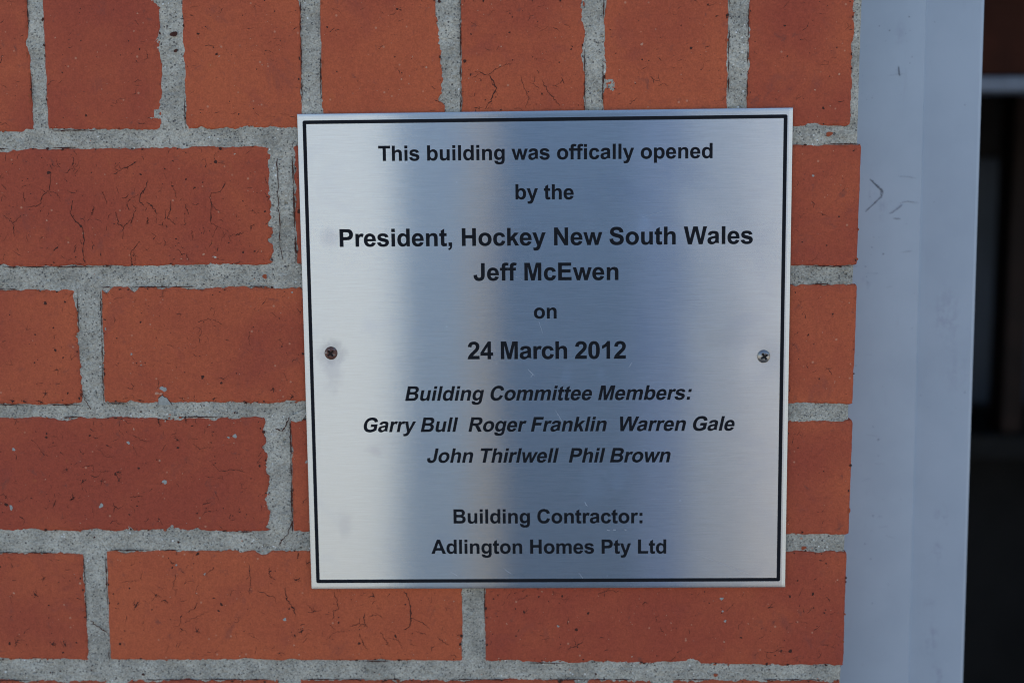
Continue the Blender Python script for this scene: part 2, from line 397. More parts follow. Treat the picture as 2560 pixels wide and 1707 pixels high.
brick(S, [(-277.1, 366), (-203.0, 366), (-204.5, 136.3), (-277.2, 136.3)], .33, (.3, .7, .9, .5), .1, True, 2, soldier)
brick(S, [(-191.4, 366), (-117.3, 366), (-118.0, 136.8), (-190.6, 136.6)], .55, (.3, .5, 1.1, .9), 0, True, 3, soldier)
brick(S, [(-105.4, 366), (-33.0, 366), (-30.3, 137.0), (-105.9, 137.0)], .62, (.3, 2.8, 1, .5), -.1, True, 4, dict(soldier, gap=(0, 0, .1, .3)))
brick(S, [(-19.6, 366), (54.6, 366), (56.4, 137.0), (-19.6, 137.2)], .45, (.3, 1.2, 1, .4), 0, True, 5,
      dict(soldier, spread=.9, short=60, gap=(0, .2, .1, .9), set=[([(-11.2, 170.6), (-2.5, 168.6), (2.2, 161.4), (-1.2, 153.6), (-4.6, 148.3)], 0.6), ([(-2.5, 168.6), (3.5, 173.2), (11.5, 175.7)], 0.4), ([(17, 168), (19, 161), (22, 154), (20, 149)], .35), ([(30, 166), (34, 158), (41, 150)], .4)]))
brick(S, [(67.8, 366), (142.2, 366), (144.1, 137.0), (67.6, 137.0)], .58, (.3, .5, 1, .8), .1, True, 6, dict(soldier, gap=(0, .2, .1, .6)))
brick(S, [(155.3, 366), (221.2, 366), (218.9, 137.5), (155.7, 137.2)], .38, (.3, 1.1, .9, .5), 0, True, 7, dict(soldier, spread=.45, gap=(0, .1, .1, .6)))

B = bricks_c
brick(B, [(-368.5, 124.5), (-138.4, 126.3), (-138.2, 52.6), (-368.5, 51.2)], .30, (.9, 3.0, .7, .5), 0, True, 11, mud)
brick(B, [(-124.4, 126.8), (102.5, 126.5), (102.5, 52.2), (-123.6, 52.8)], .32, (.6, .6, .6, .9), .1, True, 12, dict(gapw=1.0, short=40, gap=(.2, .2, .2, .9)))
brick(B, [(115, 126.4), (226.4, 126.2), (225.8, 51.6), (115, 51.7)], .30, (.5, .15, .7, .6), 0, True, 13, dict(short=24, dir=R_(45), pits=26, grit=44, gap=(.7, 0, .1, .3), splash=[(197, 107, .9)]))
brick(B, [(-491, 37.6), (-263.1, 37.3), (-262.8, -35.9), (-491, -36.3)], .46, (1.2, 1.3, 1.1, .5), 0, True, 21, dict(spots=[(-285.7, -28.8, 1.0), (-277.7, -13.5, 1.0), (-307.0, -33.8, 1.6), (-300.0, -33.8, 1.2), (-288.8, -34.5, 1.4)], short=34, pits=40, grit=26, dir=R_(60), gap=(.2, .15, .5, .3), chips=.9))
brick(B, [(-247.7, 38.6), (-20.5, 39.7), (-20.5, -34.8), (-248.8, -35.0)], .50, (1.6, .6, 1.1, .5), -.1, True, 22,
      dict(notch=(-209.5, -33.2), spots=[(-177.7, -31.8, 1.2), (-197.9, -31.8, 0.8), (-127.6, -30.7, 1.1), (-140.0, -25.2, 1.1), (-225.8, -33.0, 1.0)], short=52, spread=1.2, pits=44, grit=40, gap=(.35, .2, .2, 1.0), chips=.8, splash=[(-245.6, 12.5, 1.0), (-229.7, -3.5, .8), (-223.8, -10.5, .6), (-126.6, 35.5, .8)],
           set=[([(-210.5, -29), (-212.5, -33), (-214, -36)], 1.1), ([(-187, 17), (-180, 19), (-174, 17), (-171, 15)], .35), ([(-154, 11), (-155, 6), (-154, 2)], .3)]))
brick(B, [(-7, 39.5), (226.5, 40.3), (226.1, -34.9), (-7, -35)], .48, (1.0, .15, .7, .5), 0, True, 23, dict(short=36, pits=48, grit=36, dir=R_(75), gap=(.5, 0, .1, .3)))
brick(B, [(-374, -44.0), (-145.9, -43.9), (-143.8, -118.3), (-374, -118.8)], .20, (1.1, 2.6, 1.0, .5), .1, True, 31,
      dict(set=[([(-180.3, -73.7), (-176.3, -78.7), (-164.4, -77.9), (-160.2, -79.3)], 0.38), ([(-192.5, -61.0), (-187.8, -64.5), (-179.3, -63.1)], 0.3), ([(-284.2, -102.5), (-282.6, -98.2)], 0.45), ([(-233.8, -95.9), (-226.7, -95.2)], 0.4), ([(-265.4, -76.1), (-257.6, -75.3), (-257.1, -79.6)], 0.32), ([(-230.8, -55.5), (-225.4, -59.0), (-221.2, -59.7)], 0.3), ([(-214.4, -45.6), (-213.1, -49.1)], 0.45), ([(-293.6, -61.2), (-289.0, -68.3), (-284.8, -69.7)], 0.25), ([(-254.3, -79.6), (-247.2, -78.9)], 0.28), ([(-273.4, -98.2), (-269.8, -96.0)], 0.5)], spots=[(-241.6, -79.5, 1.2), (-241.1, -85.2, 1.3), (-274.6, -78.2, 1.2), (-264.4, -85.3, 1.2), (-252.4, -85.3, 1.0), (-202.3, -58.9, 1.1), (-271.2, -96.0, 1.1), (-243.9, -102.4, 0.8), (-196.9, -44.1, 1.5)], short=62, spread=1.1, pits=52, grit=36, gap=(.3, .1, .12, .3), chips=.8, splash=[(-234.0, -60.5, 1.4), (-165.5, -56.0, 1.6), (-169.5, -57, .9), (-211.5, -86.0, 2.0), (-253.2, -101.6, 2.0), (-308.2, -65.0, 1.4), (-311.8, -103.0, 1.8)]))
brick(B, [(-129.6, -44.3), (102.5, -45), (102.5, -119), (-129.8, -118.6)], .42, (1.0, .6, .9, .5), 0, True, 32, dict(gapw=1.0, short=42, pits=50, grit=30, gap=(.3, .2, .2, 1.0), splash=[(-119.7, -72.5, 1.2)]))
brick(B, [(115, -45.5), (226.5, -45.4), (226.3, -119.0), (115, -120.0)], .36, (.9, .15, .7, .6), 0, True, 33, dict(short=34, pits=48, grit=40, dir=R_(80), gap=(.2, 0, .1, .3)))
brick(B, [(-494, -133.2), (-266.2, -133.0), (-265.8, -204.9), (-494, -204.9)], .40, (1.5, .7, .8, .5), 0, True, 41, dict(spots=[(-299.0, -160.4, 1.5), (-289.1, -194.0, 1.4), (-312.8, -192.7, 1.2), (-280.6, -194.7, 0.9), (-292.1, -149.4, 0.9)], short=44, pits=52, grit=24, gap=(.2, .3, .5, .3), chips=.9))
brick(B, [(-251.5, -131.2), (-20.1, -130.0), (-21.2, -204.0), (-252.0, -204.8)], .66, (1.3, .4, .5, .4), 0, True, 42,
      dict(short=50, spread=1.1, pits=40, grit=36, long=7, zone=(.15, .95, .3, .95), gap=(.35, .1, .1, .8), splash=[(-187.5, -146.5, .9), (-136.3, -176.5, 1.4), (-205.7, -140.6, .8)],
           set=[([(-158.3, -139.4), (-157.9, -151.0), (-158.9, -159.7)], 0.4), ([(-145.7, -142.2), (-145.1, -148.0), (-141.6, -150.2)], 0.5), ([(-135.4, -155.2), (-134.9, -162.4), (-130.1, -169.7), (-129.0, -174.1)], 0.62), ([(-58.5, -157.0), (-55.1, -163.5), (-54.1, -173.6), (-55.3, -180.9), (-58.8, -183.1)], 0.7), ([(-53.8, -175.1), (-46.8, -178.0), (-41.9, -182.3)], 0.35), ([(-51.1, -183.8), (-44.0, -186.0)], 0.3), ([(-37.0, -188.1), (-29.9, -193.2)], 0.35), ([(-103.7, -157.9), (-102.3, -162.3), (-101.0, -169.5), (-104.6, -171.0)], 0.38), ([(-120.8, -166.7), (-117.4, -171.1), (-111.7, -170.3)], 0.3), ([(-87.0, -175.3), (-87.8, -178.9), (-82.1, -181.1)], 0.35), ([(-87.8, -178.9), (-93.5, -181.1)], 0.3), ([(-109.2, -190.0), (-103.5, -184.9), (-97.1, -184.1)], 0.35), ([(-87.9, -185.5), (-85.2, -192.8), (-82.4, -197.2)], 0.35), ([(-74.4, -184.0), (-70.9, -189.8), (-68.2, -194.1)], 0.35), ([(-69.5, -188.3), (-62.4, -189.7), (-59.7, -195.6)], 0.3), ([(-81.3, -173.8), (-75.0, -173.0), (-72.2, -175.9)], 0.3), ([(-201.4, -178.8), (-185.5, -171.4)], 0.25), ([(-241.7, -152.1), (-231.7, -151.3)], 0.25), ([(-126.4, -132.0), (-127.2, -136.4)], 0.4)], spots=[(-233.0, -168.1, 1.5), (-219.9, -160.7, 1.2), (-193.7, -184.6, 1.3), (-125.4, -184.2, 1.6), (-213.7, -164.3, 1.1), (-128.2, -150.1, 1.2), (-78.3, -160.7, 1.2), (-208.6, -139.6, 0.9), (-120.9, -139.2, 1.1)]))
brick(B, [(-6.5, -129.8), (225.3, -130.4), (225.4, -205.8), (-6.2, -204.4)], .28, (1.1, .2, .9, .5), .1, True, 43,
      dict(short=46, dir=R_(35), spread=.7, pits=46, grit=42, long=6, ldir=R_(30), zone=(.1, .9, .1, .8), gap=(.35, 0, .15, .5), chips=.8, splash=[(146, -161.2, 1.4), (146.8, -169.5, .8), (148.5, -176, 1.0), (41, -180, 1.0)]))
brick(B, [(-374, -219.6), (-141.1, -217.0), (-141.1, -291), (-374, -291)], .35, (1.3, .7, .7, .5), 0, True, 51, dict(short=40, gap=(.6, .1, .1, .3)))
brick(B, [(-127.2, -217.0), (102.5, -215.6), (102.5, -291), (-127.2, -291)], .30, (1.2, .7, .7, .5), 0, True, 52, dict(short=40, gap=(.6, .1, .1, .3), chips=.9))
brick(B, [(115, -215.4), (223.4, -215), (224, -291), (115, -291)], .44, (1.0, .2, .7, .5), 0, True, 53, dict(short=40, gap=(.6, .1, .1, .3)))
brick(B, [(-494, -304), (-266, -304), (-266, -377), (-494, -377)], .4, detail=True, seed=61)
brick(B, [(-252, -304), (-21, -304), (-21, -377), (-252, -377)], .5, detail=True, seed=62)
brick(B, [(-7, -304), (225, -304), (225, -377), (-7, -377)], .36, detail=True, seed=63)
DETAIL_BOX = (-374, 226, -291, 366)

# the rest of the wall, course by course
DX0, DX1 = 226., 1180.            # door opening in mm, heads at DZ
DZ = 616.
XL, XR = -2600., 2800.
def taken(x0, x1, z0, z1):
    for c in BRICKS:
        a0, a1 = min(p[0] for p in c), max(p[0] for p in c); b0, b1 = min(p[1] for p in c), max(p[1] for p in c)
        if min(a1, x1)-max(a0, x0) > 3 and min(b1, z1)-max(b0, z0) > 3: return True
    return False
def course(z0, z1, joint, pitch, mb, length):
    k = math.floor((XL-joint)/pitch); x = joint+k*pitch
    while x < XR:
        a, b = x+5.5, x+pitch-5.5; x += pitch
        segs = [(max(a, XL), min(b, XR))]
        if z0 < DZ-5:
            out = []
            for p, q in segs:
                if q <= DX0+2 or p >= DX1: out.append((p, q))
                else:
                    if p < DX0-20: out.append((p, DX0))
                    if q > DX1+20: out.append((DX1, q))
            segs = out
        for p, q in segs:
            if q-p < 15 or taken(p, q, z0, z1): continue
            brick(mb, [(p, z1), (q, z1), (q, z0), (p, z0)], float(RNG.uniform(.15, .7)), y=float(RNG.uniform(-.2, .2)), detail=False)
zb = 52.; k = 0
while zb > -1500+20:
    course(max(zb, -1499), zb+74.3, -131 if k % 2 == 0 else -255, 240, bricks_c, 230); zb -= 85.6; k += 1
course(136.8, 366, -282, 86.4, bricks_s, 75)
zb = 377.; k = 0
while zb < 1700:
    course(zb, zb+75, -131 if k % 2 == 0 else -255, 240, bricks_c, 230); zb += 86; k += 1
for c in BRICKS:                        # the bricks that end at the doorway run the full thickness of the wall
    x0, x1 = min(p[0] for p in c), max(p[0] for p in c); z0, z1 = min(p[1] for p in c), max(p[1] for p in c)
    if z0 > DZ-5: continue
    mb_ = bricks_s if z0 > 130 and z1 < 370 else bricks_c
    if 215 < x1 < 228: mb_.box((x1-40)*.001, (x1-.5)*.001, .005, .108, ZC+(z0+.8)*.001, ZC+(z1-.8)*.001, 0, .45)
    if abs(x0-DX1) < 3: mb_.box((x0+.5)*.001, (x0+40)*.001, .005, .108, ZC+(z0+.8)*.001, ZC+(z1-.8)*.001, 0, .45)
bm_ = [M['brick'], M['crack'], M['grit'], M['cement'], M['chip']]
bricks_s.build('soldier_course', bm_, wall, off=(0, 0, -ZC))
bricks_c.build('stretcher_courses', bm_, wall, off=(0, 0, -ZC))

# mortar: a plain bed for the whole wall plus a finely uneven struck face round the plaque
mo = MB()
def mbox(x0, x1, z0, z1): mo.box(x0*.001, x1*.001, .0022, .110, ZC+z0*.001, ZC+z1*.001)
mbox(XL, 223.5, -1500, DZ); mbox(DX1+3, XR, -1500, DZ); mbox(XL, XR, DZ+.5, 1752)
def grid_noise(nx, nz, cell, rng):
    gx, gz = int(nx/cell)+3, int(nz/cell)+3; g = rng.normal(size=(gx, gz))
    X = np.arange(nx)/cell; Z = np.arange(nz)/cell; i = X.astype(int); j = Z.astype(int)
    tx = (X-i)[:, None]; tz = (Z-j)[None, :]; tx = tx*tx*(3-2*tx); tz = tz*tz*(3-2*tz)
    return (g[i][:, j]*(1-tx)+g[i+1][:, j]*tx)*(1-tz)+(g[i][:, j+1]*(1-tx)+g[i+1][:, j+1]*tx)*tz
st_ = .9
gx = np.arange(-380, 224.2, st_); gz = np.arange(-300, 300, st_); nx, nz = len(gx), len(gz)
GX, GZ = np.meshgrid(gx, gz, indexing='ij')
inside = np.zeros((nx, nz), bool)
for c in BRICKS:
    x0, x1 = min(p[0] for p in c)+6.5, max(p[0] for p in c)-6.5; z0, z1 = min(p[1] for p in c)+6.5, max(p[1] for p in c)-6.5
    inside |= (GX > x0) & (GX < x1) & (GZ > z0) & (GZ < z1)
r_ = np.random.default_rng(5)
H = .95+.36*grid_noise(nx, nz, 16, r_)+.16*grid_noise(nx, nz, 5, r_)+.16*grid_noise(nx, nz, 2.1, r_)+.07*r_.normal(size=(nx, nz))
pit = grid_noise(nx, nz, 2.6, r_); H += np.where(pit > 2.1, (pit-2.1)*2.2, 0)
# worn back towards the open end of each bed joint
H += np.clip(GX-219, 0, None)**2*.05
H = np.clip(H, -.05, 3)
idx = -np.ones((nx, nz), int); cell = ~(inside[:-1, :-1] & inside[1:, 1:])
use = np.zeros((nx, nz), bool)
for a in (0, 1):
    for b in (0, 1): use[a:nx-1+a, b:nz-1+b] |= cell
idx[use] = np.arange(use.sum())
V = np.stack([GX[use]*.001, H[use]*.001, ZC+GZ[use]*.001], 1)
ii, jj = np.where(cell)
F = np.stack([idx[ii, jj], idx[ii+1, jj], idx[ii+1, jj+1], idx[ii, jj+1]], 1)
mo.add([tuple(p) for p in V.tolist()], [tuple(q) for q in F.tolist()])
# shrinkage cracks and brick crumbs in the joints
rj = np.random.default_rng(21)
mo2 = mo
def jcrack(p, w0):
    t = np.linspace(0, len(p)-1, 20); k = np.arange(len(p))
    pts = np.stack([np.interp(t, k, [q[0] for q in p]), np.interp(t, k, [q[1] for q in p])], 1)+rj.normal(size=(20, 2))*.3
    strip(mo2, pts, w0*np.exp(rj.normal(size=20)*.35), -.28, 1)
jcrack([(-134, 118), (-133.5, 104), (-134.5, 92), (-133, 80), (-133.6, 66), (-132, 56)], .45)
jcrack([(-139, -51), (-135, -53), (-132.5, -49), (-130, -44)], .6)
jcrack([(-263, -178), (-258, -182), (-252.5, -186)], .6)
jcrack([(-130, -111), (-133, -120), (-137, -124), (-138, -127)], .5)
jcrack([(-263, -26), (-260, -34), (-257, -39)], .45)
for (x, z, r, m) in [(-143.5, 45.5, 1.6, 2), (206, 132.3, 1.9, 2), (197.5, -127.5, 1.6, 2), (-196, 194, 2.1, 1), (-195, 184, 1.2, 1), (-120.8, 86, 1.4, 1), (143, -212, 1.4, 2), (-230, -214, 1.0, 1)]:
    blob(mo2, x, z, r, -.35, m, rj, .8, .3)
blob(mo2, -123.7, -43.3, 5.2, -.45, 0, rj, .62, .5, 16, .3)
for _ in range(90):
    x, z = rj.uniform(-340, 220), rj.choice([131.3, 45, -39.6, -125, -210.8])+rj.normal()*2.5
    blob(mo2, x, z, .35*math.exp(abs(rj.normal())*.4), -.3, rj.choice([1, 1, 3]), rj, .8, rj.uniform(0, 3), 7)
mo.build('mortar', [M['mortar'], M['crack'], M['chip'], M['grit']], wall, smooth=False, off=(0, 0, -ZC))

# ------------------------------------------------------------------ plaque
PX, PZ, PR = .03263, ZC-.00361, .0089
PW, PH, PT = .3034, .3002, .0016
YB = -.0018                                    # back of the plate, clear of the brick face
plq = thing('steel_plaque', 'square brushed steel plaque with black engraved lettering screwed to the brick wall', 'plaque', (PX, YB, PZ))
plq.rotation_euler = (0, -PR, 0)
SCREWS = [(-.13475, .00233), (.13589, -.00194)]
def dish(x, z):
    """hand-made unevenness of the thin plate: pulled in at the fixings, slightly oil-canned"""
    d = 0.
    for (a, b), k, r in ((SCREWS[0], .00018, .009), (SCREWS[1], .00016, .011)):
        d += k*math.exp(-((x-a)**2+(z-b)**2)/(r*r))
    d += .00014*math.exp(-(((x-.115)+(z-.075))/.022)**2)*math.exp(-(((x-.115)-(z-.075))/.09)**2)
    d += .00006*math.exp(-(((x-.105)*.5+(z-.010)*.8)/.012)**2)*math.exp(-((x-.11)/.03)**2)
    d += .00005*math.sin(x*31+.6)*math.sin(z*23+1.1)
    return d
FY = -PT                                       # front face, plaque space
M['scratch'] = flat_mat('bright_scratch', (.40, .42, .46), .5, spec=.5, nscale=500)
def plate():
    n = 150; me = bpy.data.meshes.new('plate'); v = []; f = []
    e = .0004
    xs = np.concatenate([[-PW/2], np.linspace(-PW/2+e, PW/2-e, n), [PW/2]]); zs = np.concatenate([[-PH/2], np.linspace(-PH/2+e, PH/2-e, n), [PH/2]])
    m = n+2
    for i, x in enumerate(xs):
        for j, z in enumerate(zs):
            edge = i in (0, m-1) or j in (0, m-1)
            v.append((x, FY+dish(x, z)+(.0003 if edge else 0), z))
    for i in range(m-1):
        for j in range(m-1):
            f.append((i*m+j, (i+1)*m+j, (i+1)*m+j+1, i*m+j+1))
    ring = [i*m for i in range(m)]+[(m-1)*m+j for j in range(1, m)]+[i*m+m-1 for i in range(m-2, -1, -1)]+[j for j in range(m-2, 0, -1)]
    b = len(v); v += [(v[k][0], 0, v[k][2]) for k in ring]
    for k in range(len(ring)):
        f.append((ring[(k+1) % len(ring)], ring[k], b+k, b+(k+1) % len(ring)))
    f.append(tuple(b+k for k in range(len(ring))))
    ns = len(f); rs = np.random.default_rng(3)
    def scratch(p, q, wd):
        t = np.linspace(0, 1, 9); X = (p[0]+(q[0]-p[0])*t+rs.normal(size=9)*.12)*.001; Z = (p[1]+(q[1]-p[1])*t+rs.normal(size=9)*.12)*.001
        dx, dz = q[0]-p[0], q[1]-p[1]; L_ = math.hypot(dx, dz); b0 = len(v)
        for k in range(9):
            h_ = wd*.00030*math.sin(.3+2.6*t[k]); y_ = FY+dish(X[k], Z[k])-.00004
            v.append((X[k]-dz/L_*h_, y_, Z[k]+dx/L_*h_)); v.append((X[k]+dz/L_*h_, y_, Z[k]-dx/L_*h_))
        f.extend([(b0+2*k, b0+2*k+1, b0+2*k+3, b0+2*k+2) for k in range(8)])
    for p, q, wd in (((-11, -9), (-7, -13), .45), ((-9.5, -14), (-8, -12), .5), ((-4, 21), (-1.5, 13), .18), ((6, -35), (10, -42), .35), ((10, -42), (12, -47), .25), ((-1, -98), (0.5, -100), .7),
                     ((24, -94), (26, -97), .5), ((38, -112), (40, -112.5), .8), ((42, -112), (44, -112), .7), ((49, -112), (50.5, -112.2), .8), ((-28, -137), (-22, -141), .25), ((20, -140), (24, -145), .3),
                     ((95, -128), (128, -141), .16), ((52, -8), (54, -5), .4), ((-62, -139), (-57, -142), .3), ((60, 85), (72, 88), .12), ((-20, 50), (-14, 47), .12)):
        scratch(p, q, wd)
    me.from_pydata(v, [], f); me.materials.append(M['steel']); me.polygons.foreach_set('material_index', np.array([1 if i >= ns else 0 for i in range(len(f))], 'i'))
    me.materials.append(M['scratch'])
    uv = me.uv_layers.new(name='grain')
    L = np.empty(len(me.loops), 'i'); me.loops.foreach_get('vertex_index', L)
    va = np.array(v)[L]; uv.data.foreach_set('uv', np.stack([va[:, 2]*3, va[:, 0]*3], 1).astype('f').ravel())
    me.polygons.foreach_set('use_smooth', np.array([len(p) == 4 and i < (m-1)*(m-1) for i, p in enumerate(f)]))
    me.update()
    o = bpy.data.objects.new('plate', me); C.objects.link(o); o.parent = plq
    return o
plate()
LIFT = .00009
# border line
bo = MB()
def rrect(x0, x1, z0, z1, r, seg=6, per=26):
    P = []
    for (cx, cz, a0, nx_, nz_) in ((x1-r, z1-r, 0, -1, 0), (x0+r, z1-r, 90, 0, -1), (x0+r, z0+r, 180, 1, 0), (x1-r, z0+r, 270, 0, 1)):
        arc = [(cx+r*math.cos(R_(a0+90*i/seg)), cz+r*math.sin(R_(a0+90*i/seg))) for i in range(seg+1)]
        P += arc
        nxt = {0: (x0+r, z1), 90: (x0, z0+r), 180: (x1-r, z0), 270: (x1, z1-r)}[a0]
        P += [(arc[-1][0]+(nxt[0]-arc[-1][0])*i/per, arc[-1][1]+(nxt[1]-arc[-1][1])*i/per) for i in range(1, per)]
    return P
A = rrect(-.14835, .14830, -.1460, .1460, .0012); Bq = rrect(-.14610, .14600, -.14375, .14378, .0003); n = len(A)
bo.add([(x, FY+dish(x, z)-LIFT, z) for x, z in A+Bq], [(i, (i+1) % n, n+(i+1) % n, n+i) for i in range(n)])
bo.build('border_line', M['black'], plq)

